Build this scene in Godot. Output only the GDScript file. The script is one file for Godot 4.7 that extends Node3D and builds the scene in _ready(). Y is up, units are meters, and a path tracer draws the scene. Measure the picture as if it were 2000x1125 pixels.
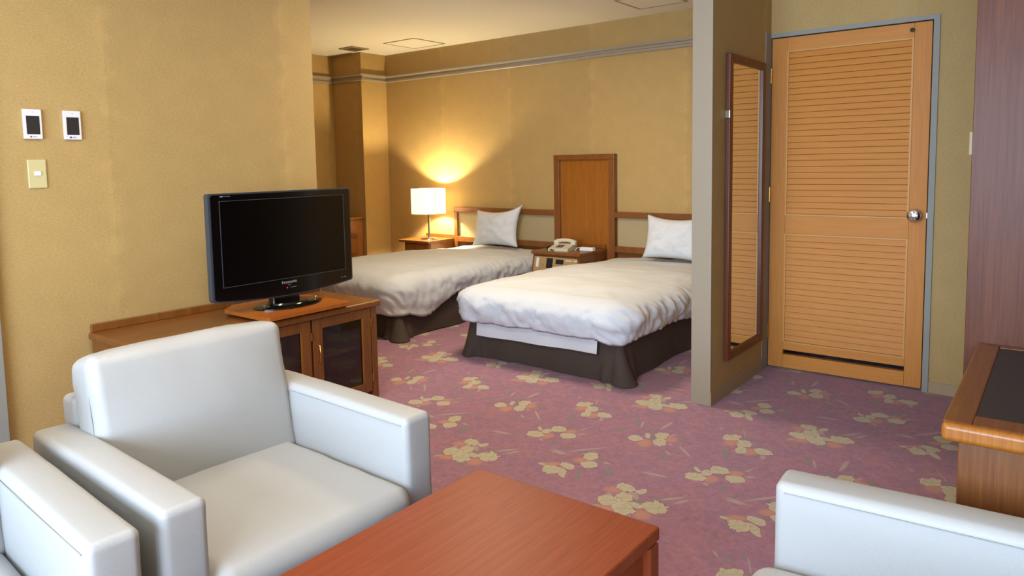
extends Node3D
# Hotel suite: sitting corner in front, twin beds behind a partition, louvred door at the right.

var M := {}
var rng := RandomNumberGenerator.new()

func _ready() -> void:
	rng.seed = 4
	camera_and_light()
	make_materials()
	build_room()
	build_door()
	build_mirror()
	build_desk()
	build_beds()
	build_nightstands()
	build_sideboard()
	build_tv()
	sitting_corner()
	ceiling_fittings()
	wall_plates()
	build_lamp()
	bedside_things()

# ------------------------------------------------------------------ light and camera
const WINDOW_ENERGY := 27.0
const TABLE_LIGHT := 1.9
const BED_FILL := 3.4
const LAMP_ENERGY := 1.7

func camera_and_light() -> void:
	var cam := Camera3D.new()
	cam.name = "camera"
	cam.near = 0.05
	cam.far = 60.0
	cam.keep_aspect = Camera3D.KEEP_HEIGHT
	cam.position = Vector3(0, 1.27, 0)
	cam.rotation = Vector3(deg_to_rad(-5.0835), deg_to_rad(37.741), deg_to_rad(-0.9876))
	var f := 1396.6
	cam.set_frustum(1125.0 / f * cam.near, Vector2(0, -(562.5 - 443.9) / f * cam.near), cam.near, cam.far)
	add_child(cam)
	cam.current = true
	var env := Environment.new()
	env.background_mode = Environment.BG_SKY
	var sky := Sky.new()
	var sm := ProceduralSkyMaterial.new()
	sm.sky_top_color = Color(0.42, 0.56, 0.80)
	sm.sky_horizon_color = Color(0.78, 0.84, 0.92)
	sm.ground_bottom_color = Color(0.35, 0.36, 0.34)
	sm.ground_horizon_color = Color(0.62, 0.66, 0.68)
	sm.sky_energy_multiplier = 1.6
	sky.sky_material = sm
	env.sky = sky
	env.tonemap_mode = Environment.TONE_MAPPER_LINEAR
	env.tonemap_exposure = 1.18
	env.sdfgi_enabled = true
	env.ssao_enabled = true
	env.ssil_enabled = true
	var we := WorldEnvironment.new()
	we.name = "world"
	we.environment = env
	add_child(we)
	# soft daylight entering through the wide window behind the camera
	var a := AreaLight3D.new()
	a.name = "window_daylight"
	a.area_size = Vector2(3.45, 1.6)
	a.area_normalize_energy = true
	a.light_color = Color(0.81, 0.90, 1.0)
	a.light_energy = WINDOW_ENERGY
	a.area_range = 14.0
	a.shadow_enabled = true
	add_child(a)
	a.position = Vector3(-0.625, 1.3, 1.93)

# ------------------------------------------------------------------ node helpers
func numbered(called: String) -> String:
	if not has_node(NodePath(called)):
		return called
	var k := 1
	while has_node(NodePath("%s_%03d" % [called, k])):
		k += 1
	return "%s_%03d" % [called, k]

func tag(o: Node, label: String, category: String, group := "", kind := "") -> void:
	o.set_meta("label", label)
	o.set_meta("category", category)
	if group:
		o.set_meta("group", group)
	if kind:
		o.set_meta("kind", kind)

func thing(called: String, label: String, category: String, at := Vector3.ZERO, turn := 0.0, group := "", kind := "") -> Node3D:
	var o := Node3D.new()
	o.name = numbered(called)
	add_child(o)
	o.position = at
	o.rotation.y = turn
	tag(o, label, category, group, kind)
	return o

func part(called: String, mesh: Mesh, m: Material, parent: Node, at := Vector3.ZERO, rot := Vector3.ZERO) -> MeshInstance3D:
	var o := MeshInstance3D.new()
	o.name = called if parent != self else numbered(called)
	o.mesh = mesh
	o.material_override = m
	o.position = at
	o.rotation = rot
	parent.add_child(o, true)
	return o

# ------------------------------------------------------------------ mesh helpers
func quad(st: SurfaceTool, a: Vector3, b: Vector3, c: Vector3, d: Vector3) -> void:
	for v in [a, b, c, a, c, d]:
		st.add_vertex(v)

func begin(smooth := true) -> SurfaceTool:
	var st := SurfaceTool.new()
	st.begin(Mesh.PRIMITIVE_TRIANGLES)
	st.set_smooth_group(0 if smooth else -1)
	return st

func finish(st: SurfaceTool) -> ArrayMesh:
	st.generate_normals()
	st.index()
	return st.commit()

# plain box given by its two corners
func add_box(st: SurfaceTool, lo: Vector3, hi: Vector3) -> void:
	st.set_smooth_group(-1)
	var p := []
	for i in 8:
		p.append(Vector3(hi.x if i & 1 else lo.x, hi.y if i & 2 else lo.y, hi.z if i & 4 else lo.z))
	quad(st, p[0], p[2], p[3], p[1])
	quad(st, p[5], p[7], p[6], p[4])
	quad(st, p[4], p[6], p[2], p[0])
	quad(st, p[1], p[3], p[7], p[5])
	quad(st, p[2], p[6], p[7], p[3])
	quad(st, p[4], p[0], p[1], p[5])

func boxes(list: Array) -> ArrayMesh:
	var st := begin(false)
	for b in list:
		add_box(st, b[0], b[1])
	return finish(st)

func slab(lo: Vector3, hi: Vector3) -> ArrayMesh:
	return boxes([[lo, hi]])

# box with rounded edges, centred; `bend` may displace (position, normal) -> position
func rbox(size: Vector3, r: float, k := 2, sub := 1, bend = null) -> ArrayMesh:
	var h := size / 2.0
	r = minf(r, minf(h.x, minf(h.y, h.z)) * 0.999)
	var ax := []
	for i in 3:
		var c := PackedFloat32Array()
		for j in range(k, -1, -1):
			c.append(-(h[i] - r + r * tan(PI / 4.0 * j / k)))
		for j in range(1, sub):
			c.append(lerpf(-(h[i] - r), h[i] - r, float(j) / sub))
		for j in range(0, k + 1):
			c.append(h[i] - r + r * tan(PI / 4.0 * j / k))
		ax.append(c)
	var st := SurfaceTool.new()
	st.begin(Mesh.PRIMITIVE_TRIANGLES)
	st.set_smooth_group(0)
	var inner := h - Vector3(r, r, r)
	for f in 6:
		var w := f / 2
		var s := 1.0 if f % 2 else -1.0
		var u := (w + 1) % 3
		var v := (w + 2) % 3
		var cu: PackedFloat32Array = ax[u]
		var cv: PackedFloat32Array = ax[v]
		for i in cu.size() - 1:
			for j in cv.size() - 1:
				var q := []
				for e in [[i, j], [i + 1, j], [i + 1, j + 1], [i, j + 1]]:
					var p := Vector3.ZERO
					p[w] = s * h[w]
					p[u] = cu[e[0]]
					p[v] = cv[e[1]]
					var core := p.clamp(-inner, inner)
					var n := (p - core).normalized()
					var pos := core + n * r
					if bend != null:
						pos = bend.call(pos, n)
					q.append([pos, n])
				var order := [0, 3, 2, 0, 2, 1] if s > 0 else [0, 1, 2, 0, 2, 3]
				for e in order:
					if not bend != null:
						st.set_normal(q[e][1])
					st.add_vertex(q[e][0])
	if bend != null:
		st.generate_normals()
	st.index()
	return st.commit()

# profile of (radius, height) turned round y, closed where it touches the axis
func lathe(profile: Array, n := 32) -> ArrayMesh:
	var st := begin()
	var g := 0
	for k in profile.size() - 1:
		var a: Vector2 = profile[k]
		var b: Vector2 = profile[k + 1]
		if k > 0:
			var c: Vector2 = profile[k - 1]
			if absf((a - c).angle_to(b - a)) > 0.6:
				g += 1
		st.set_smooth_group(g)
		for i in n:
			var t0 := TAU * i / n
			var t1 := TAU * (i + 1) / n
			var p := [Vector3(a.x * cos(t0), a.y, a.x * sin(t0)), Vector3(b.x * cos(t0), b.y, b.x * sin(t0)), Vector3(b.x * cos(t1), b.y, b.x * sin(t1)), Vector3(a.x * cos(t1), a.y, a.x * sin(t1))]
			if b.x > 0.00001:
				for v in [p[0], p[1], p[2]]:
					st.add_vertex(v)
			if a.x > 0.00001:
				for v in [p[0], p[2], p[3]]:
					st.add_vertex(v)
	return finish(st)

func tube(points: Array, r: float, n := 8, closed_ends := true) -> ArrayMesh:
	var st := begin()
	var rings := []
	var up := Vector3(0.13, 0.97, 0.2).normalized()
	for k in points.size():
		var t: Vector3 = (points[mini(k + 1, points.size() - 1)] - points[maxi(k - 1, 0)]).normalized()
		var a := t.cross(up).normalized()
		var b := a.cross(t).normalized()
		var ring := []
		for i in n:
			ring.append(points[k] + (a * cos(TAU * i / n) + b * sin(TAU * i / n)) * r)
		rings.append(ring)
	for k in rings.size() - 1:
		for i in n:
			var j := (i + 1) % n
			quad(st, rings[k][i], rings[k][j], rings[k + 1][j], rings[k + 1][i])
	if closed_ends:
		st.set_smooth_group(1)
		for e in [0, rings.size() - 1]:
			for i in n:
				var j := (i + 1) % n
				var tri := [points[e], rings[e][j], rings[e][i]] if e == 0 else [points[e], rings[e][i], rings[e][j]]
				for v in tri:
					st.add_vertex(v)
	return finish(st)

# polygon in (x, y), clockwise or not, extruded along z from z0 to z1
func extrude(poly: PackedVector2Array, z0: float, z1: float) -> ArrayMesh:
	var st := begin(false)
	if Geometry2D.is_polygon_clockwise(poly):
		poly = poly.duplicate()
		poly.reverse()
	var tri := Geometry2D.triangulate_polygon(poly)
	for k in range(0, tri.size(), 3):
		var a := poly[tri[k]]
		var b := poly[tri[k + 1]]
		var c := poly[tri[k + 2]]
		if (b - a).cross(c - a) < 0:
			var t := b
			b = c
			c = t
		for v in [a, c, b]:
			st.add_vertex(Vector3(v.x, v.y, z1))
		for v in [a, b, c]:
			st.add_vertex(Vector3(v.x, v.y, z0))
	for k in poly.size():
		var a := poly[k]
		var b := poly[(k + 1) % poly.size()]
		quad(st, Vector3(a.x, a.y, z0), Vector3(a.x, a.y, z1), Vector3(b.x, b.y, z1), Vector3(b.x, b.y, z0))
	return finish(st)

# ------------------------------------------------------------------ materials
func mat(c: Color, rough := 0.7, metal := 0.0) -> StandardMaterial3D:
	var m := StandardMaterial3D.new()
	m.albedo_color = c
	m.roughness = rough
	m.metallic = metal
	return m

func noise(seed_: int, freq: float, octaves := 3) -> FastNoiseLite:
	var n := FastNoiseLite.new()
	n.seed = seed_
	n.frequency = freq
	n.noise_type = FastNoiseLite.TYPE_SIMPLEX_SMOOTH
	n.fractal_octaves = octaves
	return n

func tex(im: Image) -> ImageTexture:
	im.generate_mipmaps()
	return ImageTexture.create_from_image(im)

# two colours mixed by grain that runs along v (or along u when `across`)
func wood(c1: Color, c2: Color, seed_: int, rough: float, scale := 1.0, across := false, coat := 0.0) -> StandardMaterial3D:
	var w := 256
	var h := 512
	var fine := noise(seed_, 1.0, 2)
	var wide := noise(seed_ + 9, 1.0, 3)
	var data := PackedByteArray()
	data.resize(w * h * 3)
	var k := 0
	for y in h:
		# seamless both ways: sample on two circles
		var ty := TAU * y / h
		for x in w:
			var tx := TAU * x / w
			var a := fine.get_noise_3d(cos(tx) * 22.0, sin(tx) * 22.0, cos(ty) * 0.9 + sin(ty) * 0.4)
			var b := wide.get_noise_3d(cos(tx) * 3.4, sin(tx) * 3.4, cos(ty) * 0.6)
			var t := clampf(0.5 + a * 0.55 + b * 0.45, 0.0, 1.0)
			var c := c1.lerp(c2, t)
			data[k] = int(c.r * 255.0)
			data[k + 1] = int(c.g * 255.0)
			data[k + 2] = int(c.b * 255.0)
			k += 3
	var im := Image.create_from_data(w, h, false, Image.FORMAT_RGB8, data)
	if across:
		im.rotate_90(CLOCKWISE)
	var m := mat(Color.WHITE, rough)
	m.albedo_texture = tex(im)
	m.uv1_triplanar = true
	m.uv1_world_triplanar = true
	m.uv1_triplanar_sharpness = 8.0
	m.uv1_scale = Vector3(3.2, 1.1, 1.1) * scale
	if across:
		m.uv1_scale = Vector3(1.1, 3.2, 1.1) * scale
	if coat > 0.0:
		m.clearcoat_enabled = true
		m.clearcoat = coat
		m.clearcoat_roughness = 0.18
	return m

# woven wallpaper hung in strips 0.92 m wide: short horizontal threads, a slightly different dye lot in every other strip, pale sheen painted in where strips meet
func wallpaper(c: Color, seed_: int) -> StandardMaterial3D:
	var n := 1024
	var a := noise(seed_, 0.22, 2).get_seamless_image(n / 2, n)
	a.resize(n, n, Image.INTERPOLATE_BILINEAR)
	var b := noise(seed_ + 3, 0.010, 3).get_seamless_image(n, n)
	var s := noise(seed_ + 5, 0.45, 1).get_seamless_image(n, n)
	var da := a.get_data()
	var db := b.get_data()
	var ds := s.get_data()
	var seam_sheen := PackedFloat32Array()
	var lot := PackedFloat32Array()
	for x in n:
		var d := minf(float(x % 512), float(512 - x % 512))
		seam_sheen.append(0.035 * exp(-d * d / 420.0))
		lot.append(0.012 if x < 512 else -0.012)
	var data := PackedByteArray()
	data.resize(n * n * 3)
	for i in n * n:
		var x := i % n
		var blot := (db[i] - 128) / 128.0
		var t := 1.0 + (da[i] - 128) / 128.0 * 0.05 + blot * 0.015 + (ds[i] - 128) / 128.0 * 0.06 + lot[x] + seam_sheen[x] * clampf(0.35 + blot * 1.6, 0.0, 1.0)
		data[i * 3] = clampi(int(c.r * 255.0 * t), 0, 255)
		data[i * 3 + 1] = clampi(int(c.g * 255.0 * t), 0, 255)
		data[i * 3 + 2] = clampi(int(c.b * 255.0 * t), 0, 255)
	var m := mat(Color.WHITE, 0.62)
	m.albedo_texture = tex(Image.create_from_data(n, n, false, Image.FORMAT_RGB8, data))
	m.uv1_triplanar = true
	m.uv1_world_triplanar = true
	m.uv1_scale = Vector3(1, 1, 1) / 1.84
	m.uv1_offset = Vector3(0.853, 0, 0.3)
	m.metallic_specular = 0.35
	return m

func grained(c: Color, rough: float, seed_: int, amount: float, freq: float, scale: float, bump := 0.0) -> StandardMaterial3D:
	var n := 256
	var a := noise(seed_, freq, 3).get_seamless_image(n, n)
	var da := a.get_data()
	var data := PackedByteArray()
	data.resize(n * n * 3)
	for i in n * n:
		var t := 1.0 + (da[i] - 128) / 128.0 * amount
		data[i * 3] = clampi(int(c.r * 255.0 * t), 0, 255)
		data[i * 3 + 1] = clampi(int(c.g * 255.0 * t), 0, 255)
		data[i * 3 + 2] = clampi(int(c.b * 255.0 * t), 0, 255)
	var m := mat(Color.WHITE, rough)
	m.albedo_texture = tex(Image.create_from_data(n, n, false, Image.FORMAT_RGB8, data))
	m.uv1_triplanar = true
	m.uv1_scale = Vector3(scale, scale, scale)
	if bump > 0.0:
		m.heightmap_enabled = true
		m.heightmap_texture = tex(a)
		m.heightmap_scale = bump
	return m

# Woven carpet: five sprays of orchids on mauve, half-drop repeat of 0.795 m by 1.066 m.
# Every spray lists ellipses [x, y, half width, half height, turn in degrees, yarn] in its own sketch units; `j` turns those units into metres (x, z) on the floor.
const SPRAYS := [
	{"at": Vector2(0, 0), "ref": Vector2(833, 600), "j": [0.167, 0.335, -0.118, 0.383], "e": [
		[1650, 560, 330, 14, -5, "w"], [215, 670, 120, 16, -12, "w"], [1650, 140, 240, 18, 12, "w"], [590, 475, 70, 14, 0, "w"], [1400, 585, 160, 30, -3, "g"],
		[1050, 600, 70, 55, 0, "g"], [700, 840, 100, 28, 0, "g"], [290, 620, 60, 24, -20, "g"], [1030, 500, 90, 50, 30, "w"],
		[720, 410, 190, 48, 3, "p"], [400, 705, 165, 48, 4, "p"], [1000, 800, 160, 70, 0, "p"], [1210, 440, 115, 30, -10, "c"],
		[950, 370, 155, 62, 5, "c"], [820, 535, 165, 72, -5, "c"], [520, 585, 195, 78, 0, "c"], [960, 660, 140, 45, 10, "c"], [720, 710, 175, 88, 0, "c"], [1280, 690, 200, 85, 0, "c"]]},
	{"at": Vector2(0.44, -0.185), "ref": Vector2(989, 467), "j": [0.16, 0.253, -0.113, 0.399], "e": [
		[610, 250, 170, 13, 18, "w"], [1290, 185, 500, 14, -6, "w"], [1700, 490, 90, 16, 14, "w"], [1750, 650, 130, 70, 20, "g"], [1100, 730, 55, 100, 0, "g"],
		[1530, 470, 105, 32, 0, "g"], [1180, 310, 70, 22, 20, "g"], [760, 690, 75, 95, -20, "c"], [325, 505, 90, 20, 10, "c"],
		[560, 510, 190, 42, 2, "p"], [1200, 425, 210, 52, 0, "p"], [510, 620, 165, 78, 0, "c"], [1380, 335, 155, 78, 0, "c"], [1320, 520, 165, 68, 0, "c"], [860, 550, 145, 62, 15, "c"]]},
	{"at": Vector2(-0.23, 0.28), "ref": Vector2(844, 533), "j": [0.166, 0.184, -0.117, 0.515], "e": [
		[850, 290, 16, 80, -15, "w"], [315, 160, 70, 12, 36, "w"], [520, 215, 140, 18, 28, "g"], [760, 200, 20, 70, -30, "g"], [440, 720, 65, 110, 0, "g"],
		[850, 415, 110, 42, 0, "g"], [1040, 400, 105, 26, 0, "g"], [1100, 570, 85, 40, -20, "g"], [1230, 800, 60, 32, 0, "w"],
		[560, 490, 165, 72, 0, "p"], [980, 690, 160, 72, 0, "p"], [560, 382, 195, 58, 0, "c"], [850, 525, 155, 68, 0, "c"], [770, 655, 115, 62, 0, "c"], [1240, 690, 195, 60, 10, "c"]]},
	{"at": Vector2(0.207, 0.445), "ref": Vector2(900, 622), "j": [0.172, 0.249, -0.121, 0.502], "e": [
		[1180, 330, 180, 24, -31, "w"], [1525, 895, 185, 18, 47, "w"], [150, 445, 155, 22, 9, "g"], [1180, 925, 75, 14, 37, "w"], [1235, 750, 65, 14, 20, "w"],
		[1305, 560, 70, 14, -8, "w"], [500, 230, 70, 80, 0, "g"], [620, 300, 30, 60, 20, "w"], [1480, 640, 100, 30, -50, "g"], [820, 480, 40, 90, -10, "g"], [1090, 1000, 40, 80, 0, "g"],
		[890, 600, 85, 42, 0, "g"], [560, 550, 65, 20, 0, "g"], [680, 722, 150, 82, 0, "p"], [1220, 642, 165, 62, 5, "p"],
		[480, 615, 145, 57, 3, "c"], [750, 560, 55, 55, 0, "c"], [1060, 560, 145, 60, -5, "c"], [1000, 705, 145, 72, 5, "c"]]},
	{"at": Vector2(-0.215, 0.66), "ref": Vector2(840, 430), "j": [0.15, 0.164, -0.107, 0.409], "e": [
		[1595, 325, 105, 13, -20, "w"], [1605, 470, 110, 18, 0, "w"], [1290, 950, 240, 16, 19, "w"], [170, 965, 175, 18, -12, "w"], [650, 615, 75, 18, 20, "w"],
		[1000, 690, 60, 70, 0, "g"], [425, 250, 190, 18, 10, "g"], [1450, 300, 160, 26, 0, "g"], [1210, 285, 70, 34, -20, "g"], [450, 300, 85, 30, 40, "c"],
		[770, 515, 160, 72, 0, "p"], [1300, 390, 170, 52, 5, "p"], [420, 462, 200, 80, 8, "c"], [680, 378, 115, 62, 0, "c"], [950, 320, 195, 78, 8, "c"], [1280, 512, 195, 75, 8, "c"]]},
]
const CARPET_W := 0.795
const CARPET_H := 2.132

func carpet() -> StandardMaterial3D:
	var mm := 0.0014
	var w := int(CARPET_W / mm)
	var h := int(CARPET_H / mm)
	var broad := noise(41, 0.006, 3).get_seamless_image(w, h).get_data()
	var mid := noise(42, 0.05, 3).get_seamless_image(w, h).get_data()
	var ragged := noise(44, 0.022, 3).get_seamless_image(w, h).get_data()
	var fine := noise(43, 0.45, 1).get_seamless_image(w, h).get_data()
	var base := Color(0.635, 0.455, 0.505)
	var alt := Color(0.58, 0.44, 0.52)
	var yarn := {"c": Color(0.735, 0.71, 0.585), "p": Color(0.745, 0.545, 0.45), "g": Color(0.50, 0.505, 0.475), "w": Color(0.68, 0.635, 0.585)}
	var strength := {"c": 0.9, "p": 0.85, "g": 0.8, "w": 0.8}
	var px := PackedFloat32Array()
	px.resize(w * h * 3)
	for i in w * h:
		var t := broad[i] / 255.0
		var f := 1.0 + (mid[i] - 128) / 128.0 * 0.06 + (ragged[i] - 128) / 128.0 * 0.05
		px[i * 3] = lerpf(base.r, alt.r, t) * f
		px[i * 3 + 1] = lerpf(base.g, alt.g, t) * f
		px[i * 3 + 2] = lerpf(base.b, alt.b, t) * f
	for row in [Vector2.ZERO, Vector2(CARPET_W / 2, CARPET_H / 2)]:
		for sp in SPRAYS:
			var j: Array = sp.j
			var j0: float = j[0]
			var j1: float = j[1]
			var j2: float = j[2]
			var j3: float = j[3]
			var det: float = j0 * j3 - j1 * j2
			for e in sp.e:
				var ref: Vector2 = sp.ref
				var c := Vector2(e[0], e[1]) - ref
				var mid_at: Vector2 = sp.at + row + Vector2(j0 * c.x + j1 * c.y, j2 * c.x + j3 * c.y) * 0.001
				var ang := deg_to_rad(float(e[4]))
				var ea: float = e[2]
				var eb: float = e[3] * (1.4 if e[5] == "w" else 1.0)
				var ua := Vector2(cos(ang), sin(ang)) * ea
				var ub := Vector2(-sin(ang), cos(ang)) * eb
				var fa := Vector2(j0 * ua.x + j1 * ua.y, j2 * ua.x + j3 * ua.y) * 0.001
				var fb := Vector2(j0 * ub.x + j1 * ub.y, j2 * ub.x + j3 * ub.y) * 0.001
				var reach := Vector2(Vector2(fa.x, fb.x).length(), Vector2(fa.y, fb.y).length()) * 1.3 / mm
				var kind: String = e[5]
				var col: Color = yarn[kind]
				var full: float = strength[kind]
				var at := mid_at / mm
				var ca := cos(ang) / ea
				var sa := sin(ang) / ea
				var cb := cos(ang) / eb
				var sb := sin(ang) / eb
				var q := mm * 1000.0 / det
				for y in range(int(at.y - reach.y), int(at.y + reach.y) + 1):
					var yy := posmod(y, h) * w
					var dy := y - at.y
					for x in range(int(at.x - reach.x), int(at.x + reach.x) + 1):
						var dx := x - at.x
						var sx := (j3 * dx - j1 * dy) * q
						var sy := (j0 * dy - j2 * dx) * q
						var ex := sx * ca + sy * sa
						var ey := sy * cb - sx * sb
						var i := yy + posmod(x, w)
						var d := (ex * ex + ey * ey) * (0.86 + (mid[i] - 128) / 128.0 * 0.35 + (ragged[i] - 128) / 128.0 * 0.36)
						if d < 1.0:
							var al := full
							var tint := col
							if kind == "c":
								tint = Color(0.78, 0.72, 0.62) if d > 0.80 else col.lerp(Color(0.66, 0.665, 0.545), clampf((mid[i] - 110) / 90.0, 0.0, 0.8))
								al *= 1.0 - 0.2 * (1.0 if absf(ey) < 0.06 else 0.0)
							elif kind == "p":
								al *= 1.0 - 0.45 * d
							else:
								al *= (1.0 - d) * 1.3 if d > 0.3 else 0.9
							px[i * 3] = lerpf(px[i * 3], tint.r, al)
							px[i * 3 + 1] = lerpf(px[i * 3 + 1], tint.g, al)
							px[i * 3 + 2] = lerpf(px[i * 3 + 2], tint.b, al)
						elif kind == "c" and d < 1.16:
							px[i * 3] = lerpf(px[i * 3], 0.50, 0.5)
							px[i * 3 + 1] = lerpf(px[i * 3 + 1], 0.38, 0.5)
							px[i * 3 + 2] = lerpf(px[i * 3 + 2], 0.40, 0.5)
	var data := PackedByteArray()
	data.resize(w * h * 3)
	for i in w * h:
		var f := 255.0 * (1.0 + (fine[i] - 128) / 128.0 * 0.13)
		data[i * 3] = clampi(int(px[i * 3] * f), 0, 255)
		data[i * 3 + 1] = clampi(int(px[i * 3 + 1] * f), 0, 255)
		data[i * 3 + 2] = clampi(int(px[i * 3 + 2] * f), 0, 255)
	var m := mat(Color.WHITE, 0.95)
	m.albedo_texture = tex(Image.create_from_data(w, h, false, Image.FORMAT_RGB8, data))
	m.metallic_specular = 0.15
	m.rim_enabled = true
	m.rim = 0.25
	m.rim_tint = 0.6
	return m

func make_materials() -> void:
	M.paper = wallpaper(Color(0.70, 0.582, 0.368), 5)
	M.ceiling = grained(Color(0.89, 0.865, 0.79), 0.9, 71, 0.02, 0.2, 2.0)
	M.post = mat(Color(0.60, 0.55, 0.465), 0.45)
	M.rail = M.post
	M.skirting = mat(Color(0.64, 0.55, 0.405), 0.6)
	M.carpet = carpet()
	M.oak = wood(Color(0.80, 0.525, 0.20), Color(0.745, 0.46, 0.155), 11, 0.6, 1.0)
	M.oak_across = wood(Color(0.81, 0.535, 0.205), Color(0.755, 0.47, 0.16), 12, 0.6, 1.0, true)
	M.oak_bead = mat(Color(0.80, 0.57, 0.27), 0.5)
	M.teak = wood(Color(0.54, 0.335, 0.14), Color(0.43, 0.245, 0.085), 21, 0.38, 1.0, false, 0.2)
	M.desk = wood(Color(0.48, 0.295, 0.13), Color(0.38, 0.21, 0.08), 25, 0.36, 1.0, false, 0.15)
	M.teak_gold = wood(Color(0.64, 0.40, 0.13), Color(0.54, 0.31, 0.08), 23, 0.35)
	M.board = wood(Color(0.70, 0.40, 0.14), Color(0.61, 0.32, 0.095), 24, 0.3)
	M.cherry = wood(Color(0.545, 0.262, 0.145), Color(0.465, 0.198, 0.098), 31, 0.42, 1.2)
	M.cherry.metallic_specular = 0.3
	M.walnut = wood(Color(0.40, 0.235, 0.15), Color(0.31, 0.165, 0.105), 33, 0.36, 1.0)
	M.walnut.metallic_specular = 0.3
	M.frame_wood = wood(Color(0.42, 0.20, 0.10), Color(0.31, 0.13, 0.06), 34, 0.35)
	M.leather = grained(Color(0.66, 0.66, 0.655), 0.5, 51, 0.012, 0.25, 9.0, 0.035)
	M.seam = mat(Color(0.60, 0.60, 0.595), 0.7)
	M.linen = mat(Color(0.80, 0.82, 0.84), 0.85)
	M.sheet = mat(Color(0.82, 0.835, 0.85), 0.8)
	M.valance = mat(Color(0.265, 0.22, 0.19), 0.85)
	M.mattress = mat(Color(0.75, 0.73, 0.70), 0.9)
	M.headfabric = grained(Color(0.66, 0.59, 0.44), 0.9, 61, 0.05, 0.3, 6.0)
	M.steel = mat(Color(0.56, 0.55, 0.51), 0.6, 0.0)
	M.chrome = mat(Color(0.86, 0.86, 0.86), 0.12, 1.0)
	M.brass = mat(Color(0.85, 0.66, 0.33), 0.25, 1.0)
	M.mirror = mat(Color(0.92, 0.93, 0.92), 0.015, 1.0)
	M.black_gloss = mat(Color(0.022, 0.022, 0.025), 0.16)
	M.black_gloss.clearcoat_enabled = true
	M.black_gloss.clearcoat = 0.6
	M.black_gloss.clearcoat_roughness = 0.06
	M.screen = mat(Color(0.012, 0.012, 0.014), 0.2)
	M.tv_side = mat(Color(0.27, 0.295, 0.33), 0.35, 0.3)
	M.dark = mat(Color(0.06, 0.055, 0.055), 0.6)
	M.leatherette = grained(Color(0.165, 0.16, 0.165), 0.5, 81, 0.08, 0.3, 8.0)
	M.white_plastic = mat(Color(0.88, 0.88, 0.88), 0.35)
	M.ivory = mat(Color(0.80, 0.755, 0.55), 0.4)
	M.phone = mat(Color(0.80, 0.77, 0.68), 0.4)
	M.display = mat(Color(0.17, 0.155, 0.15), 0.4)
	M.red = mat(Color(0.80, 0.05, 0.10), 0.5)
	M.blue = mat(Color(0.06, 0.06, 0.75), 0.5)
	M.grey_print = mat(Color(0.55, 0.55, 0.56), 0.6)
	M.beige_plate = mat(Color(0.66, 0.55, 0.36), 0.45)
	M.glass = mat(Color(0.9, 0.92, 0.92, 0.12), 0.03)
	M.glass.transparency = BaseMaterial3D.TRANSPARENCY_ALPHA
	M.smoked = mat(Color(0.06, 0.055, 0.05, 0.35), 0.05)
	M.smoked.transparency = BaseMaterial3D.TRANSPARENCY_ALPHA
	M.white_paint = mat(Color(0.82, 0.82, 0.80), 0.5)
	M.shade = mat(Color(0.95, 0.94, 0.90), 0.9)
	M.shade.backlight_enabled = true
	M.shade.backlight = Color(0.95, 0.93, 0.88)
	M.bulb = mat(Color(1, 0.95, 0.85), 0.5)
	M.bulb.emission_enabled = true
	M.bulb.emission = Color(1.0, 0.82, 0.55)
	M.bulb.emission_energy_multiplier = 6.0
	M.diffuser = mat(Color(0.95, 0.93, 0.88), 0.5)
	M.diffuser.emission_enabled = true
	M.diffuser.emission = Color(1.0, 0.80, 0.56)
	M.diffuser.emission_energy_multiplier = 1.5
	M.led = mat(Color(0.9, 0.05, 0.05), 0.4)
	M.led.emission_enabled = true
	M.led.emission = Color(1.0, 0.08, 0.05)
	M.led.emission_energy_multiplier = 1.2

# ------------------------------------------------------------------ the room
const TVX := -3.44      # sitting-room face of the wall behind the sideboard
const BACKZ := -5.6     # wall behind the beds
const SIDEX := -1.407   # face of the partition that carries the mirror
const DOORZ := -4.35    # wall with the louvred door
const TOP := 2.5

func structure(called: String, mesh: Mesh, m: Material, label: String, category := "wall") -> MeshInstance3D:
	var o := part(called, mesh, m, self)
	tag(o, label, category, "", "structure")
	return o

func build_floor() -> void:
	var st := begin(false)
	var lo := Vector3(-6.8, -0.12, -5.8)
	var hi := Vector3(1.45, 0.0, 2.3)
	var c := [Vector3(lo.x, 0, lo.z), Vector3(hi.x, 0, lo.z), Vector3(hi.x, 0, hi.z), Vector3(lo.x, 0, hi.z)]
	for k in [0, 1, 2, 0, 2, 3]:
		st.set_uv(Vector2((c[k].x + 1.655) / CARPET_W, (c[k].z + 3.36) / CARPET_H))
		st.add_vertex(c[k])
	var d := []
	for p in c:
		d.append(p + Vector3(0, -0.12, 0))
	st.set_uv(Vector2.ZERO)
	quad(st, d[3], d[2], d[1], d[0])
	for k in 4:
		quad(st, c[(k + 1) % 4], c[k], d[k], d[(k + 1) % 4])
	structure("floor", finish(st), M.carpet, "mauve carpet woven with cream and peach orchid sprays", "carpet")

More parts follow.
